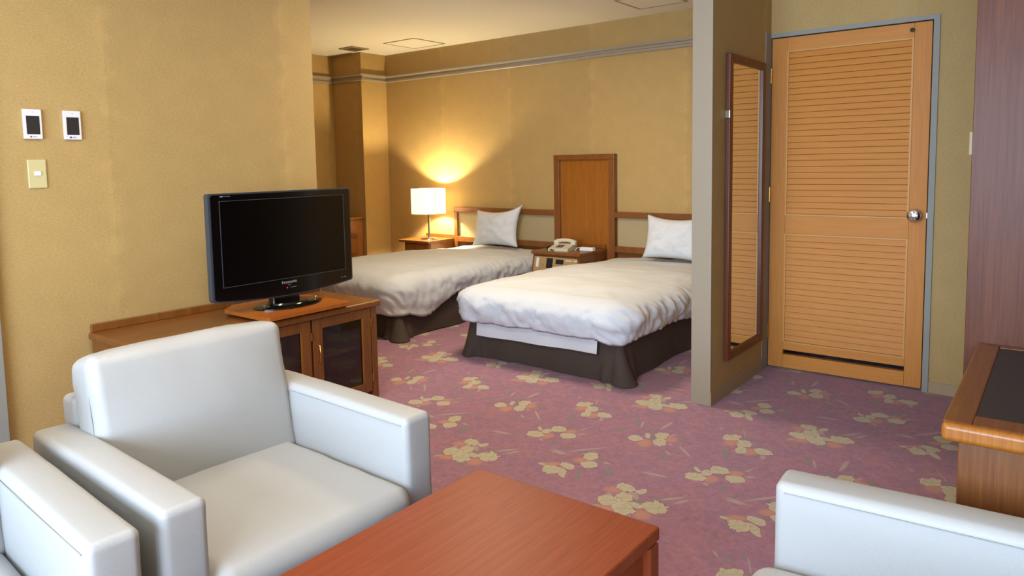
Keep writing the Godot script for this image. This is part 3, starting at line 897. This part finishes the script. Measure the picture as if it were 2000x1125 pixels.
func build_tv() -> void:
	# swivel board
	var h := 0.55
	var bd := thing("swivel_board", "flat orange-brown wooden swivel board under the television", "board", Vector3(-3.10, h + 0.0005, -2.115))
	var hw := 0.245
	var outline := PackedVector2Array([Vector2(0.225, -hw + 0.012), Vector2(0.225, hw - 0.012), Vector2(0.213, hw), Vector2(-0.14, hw), Vector2(-0.22, hw - 0.09), Vector2(-0.22, -hw + 0.09), Vector2(-0.14, -hw), Vector2(0.213, -hw)])
	var top := part("board", extrude(outline, -0.009, 0.009), M.board, bd, Vector3(0, 0.021, 0))
	top.transform.basis = Basis(Vector3(1, 0, 0), Vector3(0, 0, 1), Vector3(0, -1, 0))
	part("turntable", lathe([Vector2(0, 0.012), Vector2(0.12, 0.012), Vector2(0.12, 0), Vector2(0, 0)], 30), M.dark, bd)
	# television: screen faces +x
	var o := thing("television", "black flat-screen television on an oval stand", "television", Vector3(-3.09, h + 0.0305, -2.13))
	# oval foot
	var foot := part("stand", lathe([Vector2(0, 0.022), Vector2(0.11, 0.021), Vector2(0.115, 0.014), Vector2(0.165, 0.011), Vector2(0.185, 0.006), Vector2(0.185, 0.0), Vector2(0, 0)], 40), M.black_gloss, o, Vector3(0.0, 0, 0))
	foot.scale = Vector3(0.68, 1, 1)
	part("neck", rbox(Vector3(0.05, 0.09, 0.16), 0.012, 3), M.black_gloss, o, Vector3(-0.03, 0.055, 0))
	for s in [-1, 1]:
		part("stand_clip", rbox(Vector3(0.012, 0.008, 0.008), 0.002, 1), M.chrome, o, Vector3(0.02, 0.018, s * 0.15))
	# panel with a bowed lower edge, thickness 0.07
	var w2 := 0.408
	var y0 := 0.072
	var y1 := 0.575
	var shape := PackedVector2Array()
	shape.append(Vector2(-w2, y1 - 0.008))
	shape.append(Vector2(-w2 + 0.008, y1))
	shape.append(Vector2(w2 - 0.008, y1))
	shape.append(Vector2(w2, y1 - 0.008))
	shape.append(Vector2(w2, y0 + 0.01))
	shape.append(Vector2(w2 - 0.008, y0))
	for k in range(1, 16):
		var t := 1.0 - k / 8.0
		shape.append(Vector2(t * (w2 - 0.008), y0 - 0.026 * (1.0 - t * t)))
	shape.append(Vector2(-w2 + 0.008, y0))
	shape.append(Vector2(-w2, y0 + 0.01))
	var side := part("housing", extrude(shape, -0.022, 0.012), M.tv_side, o)
	side.transform.basis = Basis(Vector3(0, 0, -1), Vector3(0, 1, 0), Vector3(1, 0, 0))
	var inner := PackedVector2Array()
	for p in shape:
		inner.append(Vector2(p.x * 0.976, 0.33 + (p.y - 0.33) * 0.972))
	var bezel := part("bezel", extrude(inner, 0.012, 0.018), M.black_gloss, o)
	bezel.transform.basis = Basis(Vector3(0, 0, -1), Vector3(0, 1, 0), Vector3(1, 0, 0))
	# local frame of the front: u to the viewer's right is -z
	part("screen", slab(Vector3(0.0178, 0.138, -0.355), Vector3(0.0188, 0.538, 0.355)), M.screen, o)
	part("screen_edge", boxes([
		[Vector3(0.0178, 0.138, 0.355), Vector3(0.0205, 0.538, 0.3575)], [Vector3(0.0178, 0.138, -0.3575), Vector3(0.0205, 0.538, -0.355)],
		[Vector3(0.0178, 0.1355, -0.3575), Vector3(0.0205, 0.138, 0.3575)], [Vector3(0.0178, 0.538, -0.3575), Vector3(0.0205, 0.5405, 0.3575)]]), M.tv_side, o)
	var tm := TextMesh.new()
	tm.text = "Panasonic"
	var fnt := SystemFont.new()
	fnt.font_names = PackedStringArray(["Droid Sans"])
	fnt.font_weight = 700
	tm.font = fnt
	tm.font_size = 32
	tm.pixel_size = 0.00058
	tm.depth = 0.0008
	part("lettering", tm, M.grey_print, o, Vector3(0.0182, 0.1165, 0.0), Vector3(0, PI / 2, 0))
	for q in [[0.5585, 0.5635, 0.335, 0.352], [0.5602, 0.562, 0.30, 0.331], [0.1005, 0.1025, -0.006, 0.01]]:
		part("lettering", slab(Vector3(0.0179, q[0], q[2]), Vector3(0.0184, q[1], q[3])), M.grey_print, o)
	part("power_light", lathe([Vector2(0, 0.002), Vector2(0.003, 0.0015), Vector2(0.0034, 0)], 12), M.led, o, Vector3(0.018, 0.0885, 0.014), Vector3(0, 0, -PI / 2))
	for q in [[0.0875, 0.0895, -0.04, -0.005], [0.094, 0.096, -0.36, -0.345], [0.094, 0.096, -0.335, -0.325]]:
		part("mark", slab(Vector3(0.0179, q[0], q[2]), Vector3(0.0184, q[1], q[3])), M.grey_print, o)
	part("rear_bulge", rbox(Vector3(0.05, 0.36, 0.6), 0.02, 2), M.dark, o, Vector3(-0.045, 0.33, 0))

# ------------------------------------------------------------------ beds
# outline of a bed seen from above, from the head round the foot to the head: [point, outward, length so far]
func perimeter(a: float, b: float, rc: float, step := 0.02) -> Array:
	var raw := []
	var n := int((b - rc) / step)
	for k in n:
		raw.append([Vector2(-a, (b - rc) * k / n), Vector2(-1, 0)])
	var m := 14
	for k in m:
		var t := PI / 2 * k / m
		raw.append([Vector2(-a + rc - rc * cos(t), b - rc + rc * sin(t)), Vector2(-cos(t), sin(t))])
	n = int(2 * (a - rc) / step)
	for k in n:
		raw.append([Vector2(lerpf(-a + rc, a - rc, float(k) / n), b), Vector2(0, 1)])
	for k in m:
		var t := PI / 2 * k / m
		raw.append([Vector2(a - rc + rc * sin(t), b - rc + rc * cos(t)), Vector2(sin(t), cos(t))])
	n = int((b - rc) / step)
	for k in n + 1:
		raw.append([Vector2(a, (b - rc) * (1.0 - float(k) / n)), Vector2(1, 0)])
	var s := 0.0
	for k in raw.size():
		if k > 0:
			s += raw[k][0].distance_to(raw[k - 1][0]) + 0.0001
		raw[k].append(s)
	return raw

func duvet_mesh(a: float, b: float, top: float, r: float, hem: Callable, bulge: float, loose: float, seed_: int) -> ArrayMesh:
	var per := perimeter(a - r, b - r, 0.03)
	var rings := []
	var soft := noise(seed_, 1.0, 3)
	var fold := noise(seed_ + 1, 1.0, 2)
	var inner := 22
	for k in inner:
		var ring := []
		for e in per:
			var p: Vector2 = e[0]
			var spine := Vector2(0, minf(p.y, b - a))
			var q := spine.lerp(p, (k + 0.0) / inner)
			var edge := float(k) / inner
			var y := top - 0.045 * (1.0 - smoothstep(0.15, 1.0, q.y)) + 0.022 * (1.0 - pow(edge, 3.0)) + soft.get_noise_2d(q.x * 2.0, q.y * 2.0) * 0.012 - (absf(fold.get_noise_2d(q.x * 5.0 + q.y * 3.0, q.y * 1.5)) - 0.2) * 0.004
			ring.append(Vector3(q.x, y, q.y))
		rings.append(ring)
	var downs := 20
	for k in downs + 1:
		var ring := []
		var t := float(k) / downs
		for i in per.size():
			var e: Array = per[i]
			var p: Vector2 = e[0]
			var n: Vector2 = e[1]
			var s: float = e[2]
			var hy: float = hem.call(p.x, p.y, n)
			var high := top - 0.045 * (1.0 - smoothstep(0.15, 1.0, p.y))
			var length: float = high - hy + 0.43 * r
			var d := t * length
			var out := r * sin(minf(d / r, PI / 2))
			var y := high - (r * (1.0 - cos(d / r)) if d < r * PI / 2 else r + d - r * PI / 2)
			var free := smoothstep(0.45, 1.1, p.y)
			out += free * bulge * sin(PI * clampf((t - 0.12) / 0.88, 0, 1)) * (1.0 + 0.3 * fold.get_noise_1d(s * 1.3))
			var corner := absf(n.x * n.y) * 2.0
			# hanging folds grow towards the hem, tighter round the corner
			var amp := loose * (0.016 * smoothstep(0.15, 0.8, t) + 0.010 * corner * t)
			out += lerpf(0.45, 1.0, free) * amp * (absf(fold.get_noise_2d(s * 7.0, t * 1.2)) * 2.0 - 0.7) + 0.010 * soft.get_noise_2d(s * 3.0, t * 2.0)
			out += soft.get_noise_2d(s * 26.0, t * 3.0 + 9.0) * 0.004 * t
			# close creases: slanting on the foot end, upright on the sides
			var crease := fold.get_noise_2d(s * 11.0 + t * 4.0 * n.y, t * 1.6 + 15.0)
			out += loose * (0.026 if n.x > 0.5 else 0.019) * smoothstep(0.08, 0.5, t) * (0.25 - absf(crease) * 1.5)
			y += fold.get_noise_2d(s * 2.0, 40.0) * 0.02 * t
			var q := p + n * out
			if k == 0:
				y += soft.get_noise_2d(q.x * 2.2, q.y * 2.2) * 0.012
			elif t < 0.5:
				y += soft.get_noise_2d(q.x * 2.2, q.y * 2.2) * 0.012 * (1 - t * 2)
			ring.append(Vector3(q.x, y, q.y))
		rings.append(ring)
	# turn the hem under
	var last: Array = rings[rings.size() - 1]
	var under := []
	for i in per.size():
		var n: Vector2 = per[i][1]
		under.append(last[i] + Vector3(-n.x * 0.012, 0.014, -n.y * 0.012))
	rings.append(under)
	return loft(rings)

func loft(rings: Array) -> ArrayMesh:
	var st := begin()
	for k in rings.size() - 1:
		for i in rings[k].size() - 1:
			quad(st, rings[k][i], rings[k][i + 1], rings[k + 1][i + 1], rings[k + 1][i])
	return finish(st)

func valance_mesh(a: float, b: float, top: float, seed_: int, gather: float) -> ArrayMesh:
	var per := perimeter(a, b, 0.03, 0.012)
	var fold := noise(seed_, 1.0, 2)
	var rings := []
	for k in 13:
		var t := k / 12.0
		var ring := []
		for e in per:
			var p: Vector2 = e[0]
			var n: Vector2 = e[1]
			var s: float = e[2]
			var near := 0.0
			for c in [Vector2(-a, b), Vector2(a, b)]:
				near = maxf(near, 1.0 - clampf(p.distance_to(c) / 0.17, 0, 1))
			var out := -0.014 + 0.03 * sqrt(t) + fold.get_noise_1d(s * 2.2) * 0.018 * t
			out += gather * near * t * t * (0.55 + 0.75 * sin(s * 62.0)) + 0.055 * near * near * t * t
			var low := 0.006 + 0.016 * maxf(0, fold.get_noise_1d(s * 1.5 + 30.0)) * (1.0 - near)
			var q := p + n * out
			ring.append(Vector3(q.x, lerpf(top, low, t), q.y))
		rings.append(ring)
	return loft(rings)

func pillow_mesh(w: float, h: float, t: float, seed_: int, ears: Array) -> ArrayMesh:
	var n := 30
	var soft := noise(seed_, 1.0, 3)
	var st := begin()
	var grid := [[], []]
	for side in 2:
		for i in n + 1:
			var row := []
			for j in n + 1:
				var u := -1.0 + 2.0 * i / n
				var v := -1.0 + 2.0 * j / n
				var x := u * w / 2 * (1.0 - 0.07 * (1.0 - v * v))
				var y := v * h / 2 * (1.0 - 0.10 * (1.0 - u * u))
				# corners drawn out
				for e in ears:
					var near := maxf(0.0, (1.0 + u * e[0]) / 2.0) * maxf(0.0, (1.0 + v * e[1]) / 2.0)
					x += e[0] * e[2] * pow(near, 5.0)
					y += e[1] * e[3] * pow(near, 5.0)
				var f := pow(maxf(0.0, (1.0 - pow(absf(u), 3.0)) * (1.0 - pow(absf(v), 3.0))), 0.55)
				var z := t * f + soft.get_noise_2d(u * 1.7 + side * 7.0, v * 1.7) * 0.02 * f + absf(soft.get_noise_2d(u * 4.0 + v * 2.0, v * 1.0 + 20.0)) * -0.012 * (1.0 - f * 0.5) * (1.0 if f > 0.001 else 0.0)
				row.append(Vector3(x, y, z if side == 0 else -z * 0.7))
			grid[side].append(row)
	for i in n:
		for j in n:
			quad(st, grid[0][i][j], grid[0][i][j + 1], grid[0][i + 1][j + 1], grid[0][i + 1][j])
			quad(st, grid[1][i + 1][j], grid[1][i + 1][j + 1], grid[1][i][j + 1], grid[1][i][j])
	return finish(st)

func build_beds() -> void:
	var head := BACKZ + 0.065
	var names := ["beside the lamp", "beside the partition"]
	var xs := [-4.385, -2.55]
	for k in 2:
		var b := thing("bed", "low single bed with dark brown valance " + names[k], "bed", Vector3(xs[k], 0, head), 0.0, "twin beds")
		var len := 1.985
		part("base", rbox(Vector3(1.12, 0.235, len - 0.03), 0.02, 2), M.valance, b, Vector3(0, 0.145, len / 2 - 0.01))
		part("mattress", rbox(Vector3(1.13, 0.15, len - 0.02), 0.05, 3), M.mattress, b, Vector3(0, 0.339, len / 2))
		part("valance", valance_mesh(0.578, len + 0.008, 0.262, 90 + k, [0.05, 0.045][k]), M.valance, b)
		for x in [-0.5, 0.5]:
			for z in [0.1, len - 0.12]:
				part("leg", lathe([Vector2(0, 0.03), Vector2(0.025, 0.03), Vector2(0.02, 0), Vector2(0, 0)], 10), M.dark, b, Vector3(x, 0, z))
		if k == 1:
			# strip of sheet hanging below the duvet at the foot
			var st := begin()
			for i in 30:
				for j in 4:
					var q := []
					for e in [[i, j], [i, j + 1], [i + 1, j + 1], [i + 1, j]]:
						var u: float = e[0] / 30.0
						var v: float = e[1] / 4.0
						var x := lerpf(-0.47, 0.447, u)
						var z := len + 0.042 + 0.006 * sin(u * 14.0) * v + 0.008 * v
						q.append(Vector3(x, lerpf(0.27, 0.153 + 0.012 * u, v), z))
					quad(st, q[0], q[3], q[2], q[1])
			part("sheet", finish(st), M.sheet, b)
		var hem: Callable
		if k == 0:
			hem = func(x: float, z: float, n: Vector2) -> float:
				if x < 0:
					return 0.24
				var w := head + z
				# one long tongue of cloth hangs down near the foot
				return 0.255 - 0.13 * exp(-pow((w + 3.80) / 0.24, 2.0)) + 0.02 * smoothstep(-4.3, -5.1, w) - 0.02 * absf(n.x * n.y)
		else:
			hem = func(x: float, z: float, n: Vector2) -> float:
				return 0.226 + 0.02 * sin(z * 5.0) * absf(n.x) + (-0.045 * absf(n.x * n.y) if x > 0 else 0.01) + (0.012 * sin(x * 6.0) if n.y > 0.9 else 0.0)
		var dv := part("duvet", duvet_mesh([0.622, 0.64][k], len + [0.06, 0.072][k], 0.474, [0.12, 0.13][k], hem, [0.022, 0.04][k], [0.5, 0.9][k], 120 + k * 7), M.linen, self)
		dv.position = Vector3(xs[k], 0, head + 0.02)
		tag(dv, ["white duvet with a drooping side on the bed beside the lamp", "thick white duvet on the bed beside the partition"][k], "duvet", "white duvets")
		var p := part("pillow", pillow_mesh(0.50, 0.345, 0.085, 140 + k, [[[1, 1, 0.03, 0.06], [-1, 1, 0.0, 0.02], [1, -1, 0.02, 0.01], [-1, -1, 0.02, 0.0]], [[-1, 1, 0.012, 0.03], [1, 1, 0.02, 0.02], [1, -1, 0.02, 0.0], [-1, -1, 0.015, 0.0]]][k]), M.sheet, self)
		p.position = [Vector3(-4.355, 0.645, head + 0.16), Vector3(-2.50, 0.636, head + 0.16)][k]
		p.rotation = Vector3(deg_to_rad(-14), deg_to_rad([4, 1][k]), deg_to_rad([2.0, -0.5][k]))
		tag(p, "white pillow propped on the headboard of the bed " + names[k], "pillow", "white pillows")
	# headboards
	var spans := [[-5.06, -3.786], [-3.141, -1.86]]
	for k in 2:
		var o := thing("headboard", "low headboard with beige panel in a brown wooden frame, bed " + names[k], "headboard", Vector3(0, 0, BACKZ), 0.0, "low headboards")
		var x0: float = spans[k][0]
		var x1: float = spans[k][1]
		part("panel", slab(Vector3(x0 + 0.02, 0.48, 0.008), Vector3(x1 - 0.01, 0.80, 0.028)), M.headfabric, o)
		part("top_rail", rbox(Vector3(x1 - x0, 0.052, 0.05), 0.004, 2), M.teak, o, Vector3((x0 + x1) / 2, 0.803, 0.033))
		part("bottom_rail", rbox(Vector3(x1 - x0, 0.055, 0.046), 0.004, 2), M.teak, o, Vector3((x0 + x1) / 2, 0.497, 0.031))
		var ends := [x0 + 0.022] if k == 0 else [x1 - 0.022]
		for x in ends:
			part("side_post", rbox(Vector3(0.044, 0.778, 0.048), 0.004, 2), M.teak, o, Vector3(x, 0.389, 0.032))
		part("back_board", slab(Vector3(x0 + 0.01, 0.0, 0.007), Vector3(x1 - 0.01, 0.48, 0.025)), M.teak, o)
	var c := thing("center_panel", "tall golden-brown wood panel with frame between the headboards", "wall panel", Vector3(0, 0, BACKZ))
	var a0 := -3.785
	var a1 := -3.142
	part("panel", slab(Vector3(a0 + 0.02, 0.3, 0.008), Vector3(a1 - 0.02, 1.32, 0.032)), M.teak_gold, c)
	part("top_rail", rbox(Vector3(a1 - a0, 0.046, 0.056), 0.004, 2), M.teak, c, Vector3((a0 + a1) / 2, 1.319, 0.036))
	for x in [a0 + 0.03, a1 - 0.03]:
		part("side_post", rbox(Vector3(0.06, 1.296, 0.054), 0.004, 2), M.teak, c, Vector3(x, 0.648, 0.035))

func build_nightstands() -> void:
	# between the beds: sloping control panel under the top
	var h := 0.50
	var o := thing("nightstand", "brown bedside console with sloping control panel between the beds", "nightstand", Vector3(-3.472, 0, BACKZ + 0.066), 0.0, "bedside cabinets")
	var w := 0.244
	var d := 0.455
	part("top", rbox(Vector3(0.505, 0.028, d), 0.006, 2), M.teak, o, Vector3(0, h - 0.014, d / 2))
	part("back_lip", rbox(Vector3(0.495, 0.03, 0.016), 0.003, 1), M.teak, o, Vector3(0, h + 0.015, 0.012))
	var prof := PackedVector2Array([Vector2(0.005, 0.06), Vector2(d - 0.02, 0.06), Vector2(d - 0.02, 0.30), Vector2(d + 0.012, 0.30), Vector2(d - 0.03, h - 0.028), Vector2(0.005, h - 0.028)])
	var body := part("body", extrude(prof, -w, w), M.teak, o)
	body.transform.basis = Basis(Vector3(0, 0, 1), Vector3(0, 1, 0), Vector3(-1, 0, 0))
	part("plinth", slab(Vector3(-w + 0.02, 0, 0.03), Vector3(w - 0.02, 0.06, d - 0.05)), M.teak, o)
	var cp := Node3D.new()
	cp.name = "control_panel"
	o.add_child(cp)
	cp.position = Vector3(0, 0.388, d - 0.0075)
	cp.rotation.x = -atan2(0.042, 0.172)
	part("plate", slab(Vector3(-w + 0.02, -0.066, 0), Vector3(w - 0.02, 0.066, 0.004)), M.beige_plate, cp)
	part("switch_row", rbox(Vector3(0.028, 0.085, 0.006), 0.002, 1), M.white_plastic, cp, Vector3(-0.185, 0.012, 0.005))
	part("grille", slab(Vector3(-0.09, -0.03, 0.003), Vector3(-0.025, 0.056, 0.006)), M.dark, cp)
	part("clock", slab(Vector3(0.005, 0.01, 0.003), Vector3(0.085, 0.05, 0.006)), M.dark, cp)
	for x in [-0.14, -0.12]:
		part("button", lathe([Vector2(0, 0.005), Vector2(0.006, 0.005), Vector2(0.006, 0)], 12), M.steel, cp, Vector3(x, -0.002, 0.004), Vector3(PI / 2, 0, 0))
	part("label_strip", slab(Vector3(0.105, 0.038, 0.003), Vector3(0.165, 0.05, 0.0055)), M.phone, cp)
	part("label_strip", slab(Vector3(0.185, 0.038, 0.003), Vector3(0.225, 0.05, 0.0055)), M.phone, cp)
	# beside the lamp
	o = thing("nightstand", "small brown bedside table carrying the lamp", "nightstand", Vector3(-5.29, 0, BACKZ + 0.006), 0.0, "bedside cabinets")
	part("top", rbox(Vector3(0.44, 0.026, 0.425), 0.006, 2), M.teak, o, Vector3(0, h - 0.013, 0.2125))
	part("back_lip", rbox(Vector3(0.43, 0.032, 0.016), 0.003, 1), M.teak, o, Vector3(0, h + 0.016, 0.012))
	part("body", rbox(Vector3(0.38, 0.36, 0.37), 0.004, 1), M.teak, o, Vector3(0.01, 0.294, 0.19))
	part("drawer", rbox(Vector3(0.35, 0.12, 0.016), 0.003, 1), M.teak, o, Vector3(0.01, 0.40, 0.381))
	part("knob", lathe([Vector2(0, 0.02), Vector2(0.01, 0.018), Vector2(0.006, 0.006), Vector2(0.006, 0)], 12), M.brass, o, Vector3(0.01, 0.40, 0.389), Vector3(PI / 2, 0, 0))
	for x in [-0.15, 0.17]:
		for z in [0.04, 0.34]:
			part("leg", rbox(Vector3(0.035, 0.12, 0.035), 0.003, 1), M.teak, o, Vector3(x, 0.06, z))
	# chest against the side wall, half hidden by the television; its drawers face the beds
	var c := thing("chest_of_drawers", "brown wooden chest of drawers against the side wall next to the column", "chest", Vector3(-6.57, 0, -4.75))
	part("body", rbox(Vector3(0.43, 0.69, 0.96), 0.004, 1), M.teak, c, Vector3(0.217, 0.345, 0))
	part("top", rbox(Vector3(0.45, 0.026, 0.975), 0.004, 2), M.teak, c, Vector3(0.227, 0.7045, 0))
	for k in 3:
		var dr := part("drawer", rbox(Vector3(0.018, 0.17, 0.78), 0.003, 1), M.teak, c, Vector3(0.437, 0.585 - k * 0.185, 0))
		part("knob", lathe([Vector2(0, 0.02), Vector2(0.011, 0.018), Vector2(0.006, 0.006), Vector2(0.006, 0)], 12), M.brass, dr, Vector3(0.009, 0, 0), Vector3(0, 0, -PI / 2))

func build_lamp() -> void:
	var o := thing("table_lamp", "lit table lamp with white drum shade and chrome stem on the bedside table", "lamp", Vector3(-5.225, 0.5008, -5.34))
	part("base", lathe([Vector2(0, 0.020), Vector2(0.02, 0.019), Vector2(0.075, 0.014), Vector2(0.09, 0.008), Vector2(0.09, 0), Vector2(0, 0)], 32), M.chrome, o)
	part("stem", lathe([Vector2(0, 0.30), Vector2(0.011, 0.30), Vector2(0.011, 0.018), Vector2(0, 0.018)], 16), M.chrome, o)
	part("socket", lathe([Vector2(0, 0.355), Vector2(0.017, 0.355), Vector2(0.02, 0.32), Vector2(0.02, 0.29), Vector2(0, 0.29)], 16), M.steel, o)
	var r := 0.178
	var y0 := 0.27
	var y1 := 0.525
	var sh := part("lamp_shade", lathe([Vector2(r, y0), Vector2(r, y1), Vector2(r - 0.002, y1), Vector2(r - 0.002, y0), Vector2(r, y0)], 56), M.shade, o)
	# overlap seam of the shade, towards the room
	var t := deg_to_rad(64)
	part("seam", slab(Vector3(-0.0015, y0, 0), Vector3(0.0015, y1, 0.0015)), M.rail, sh, Vector3(r * sin(t), 0, r * cos(t)), Vector3(0, t, 0))
	var spokes := begin()
	for k in 3:
		var q := TAU * k / 3.0
		spokes.append_from(tube([Vector3(cos(q), 0, sin(q)) * 0.018 + Vector3(0, 0.318, 0), Vector3(cos(q), 0, sin(q)) * (r - 0.002) + Vector3(0, 0.318, 0)], 0.0015, 5), 0, Transform3D.IDENTITY)
	part("spider", spokes.commit(), M.steel, o)
	part("bulb", lathe([Vector2(0, 0.445), Vector2(0.018, 0.44), Vector2(0.029, 0.42), Vector2(0.03, 0.40), Vector2(0.022, 0.375), Vector2(0.013, 0.355), Vector2(0, 0.354)], 20), M.bulb, o)
	var l := OmniLight3D.new()
	l.name = "bulb_light"
	l.light_color = Color(1.0, 0.92, 0.74)
	l.light_energy = LAMP_ENERGY
	l.light_size = 0.028
	l.omni_range = 14.0
	l.omni_attenuation = 2.0
	l.shadow_enabled = true
	o.add_child(l)
	l.position = Vector3(0, 0.405, 0)

func bedside_things() -> void:
	# telephone
	var o := thing("telephone", "off-white desk telephone on the bedside console", "telephone", Vector3(-3.50, 0.5008, -5.25), deg_to_rad(8))
	var prof := PackedVector2Array([Vector2(-0.10, 0), Vector2(0.10, 0), Vector2(0.10, 0.022), Vector2(-0.06, 0.052), Vector2(-0.10, 0.05)])
	var body := part("body", extrude(prof, -0.095, 0.095), M.phone, o)
	body.transform.basis = Basis(Vector3(0, 0, 1), Vector3(0, 1, 0), Vector3(-1, 0, 0))
	var st := begin(false)
	for i in 3:
		for j in 4:
			var x := -0.03 + i * 0.022
			var z := 0.0 + j * 0.02
			var y := 0.022 + (0.10 - z) / 0.16 * 0.03
			add_box(st, Vector3(x - 0.007, y - 0.002, z - 0.006), Vector3(x + 0.007, y + 0.004, z + 0.006))
	part("keypad", finish(st), M.display, o)
	var hs := []
	for k in 13:
		var u := -1.0 + k / 6.0
		hs.append(Vector3(u * 0.085, 0.071 + 0.010 * (1.0 - u * u), -0.055))
	var hnd := part("handset", tube(hs, 0.017, 10), M.phone, o)
	part("earpiece", rbox(Vector3(0.05, 0.045, 0.052), 0.015, 3), M.phone, hnd, Vector3(-0.083, 0.06, -0.055))
	part("mouthpiece", rbox(Vector3(0.05, 0.045, 0.052), 0.015, 3), M.phone, hnd, Vector3(0.083, 0.06, -0.055))
	var cord := []
	for k in 60:
		var t := k / 59.0
		var c := Vector3(-0.105 - 0.05 * sin(t * PI), 0.012 + 0.02 * (1 - t) * (1 - t), lerpf(-0.05, 0.125, t)) + Vector3(0.075 * t * t, 0, 0)
		cord.append(c + Vector3(cos(k * 1.3), sin(k * 1.3), 0) * 0.006)
	part("cord", tube(cord, 0.0035, 6), M.dark, o)
	# small white box with its lead
	var b := thing("charger_box", "small white plastic box with a short cable beside the telephone", "adapter", Vector3(-3.275, 0.5008, -5.30), deg_to_rad(4))
	part("body", rbox(Vector3(0.13, 0.032, 0.055), 0.006, 2), M.white_plastic, b, Vector3(0, 0.016, 0))
	part("cable", tube([Vector3(-0.064, 0.018, 0), Vector3(-0.085, 0.026, 0.0), Vector3(-0.105, 0.016, 0.004), Vector3(-0.115, 0.004, 0.012), Vector3(-0.10, 0.003, 0.03)], 0.003, 7), M.white_plastic, b)
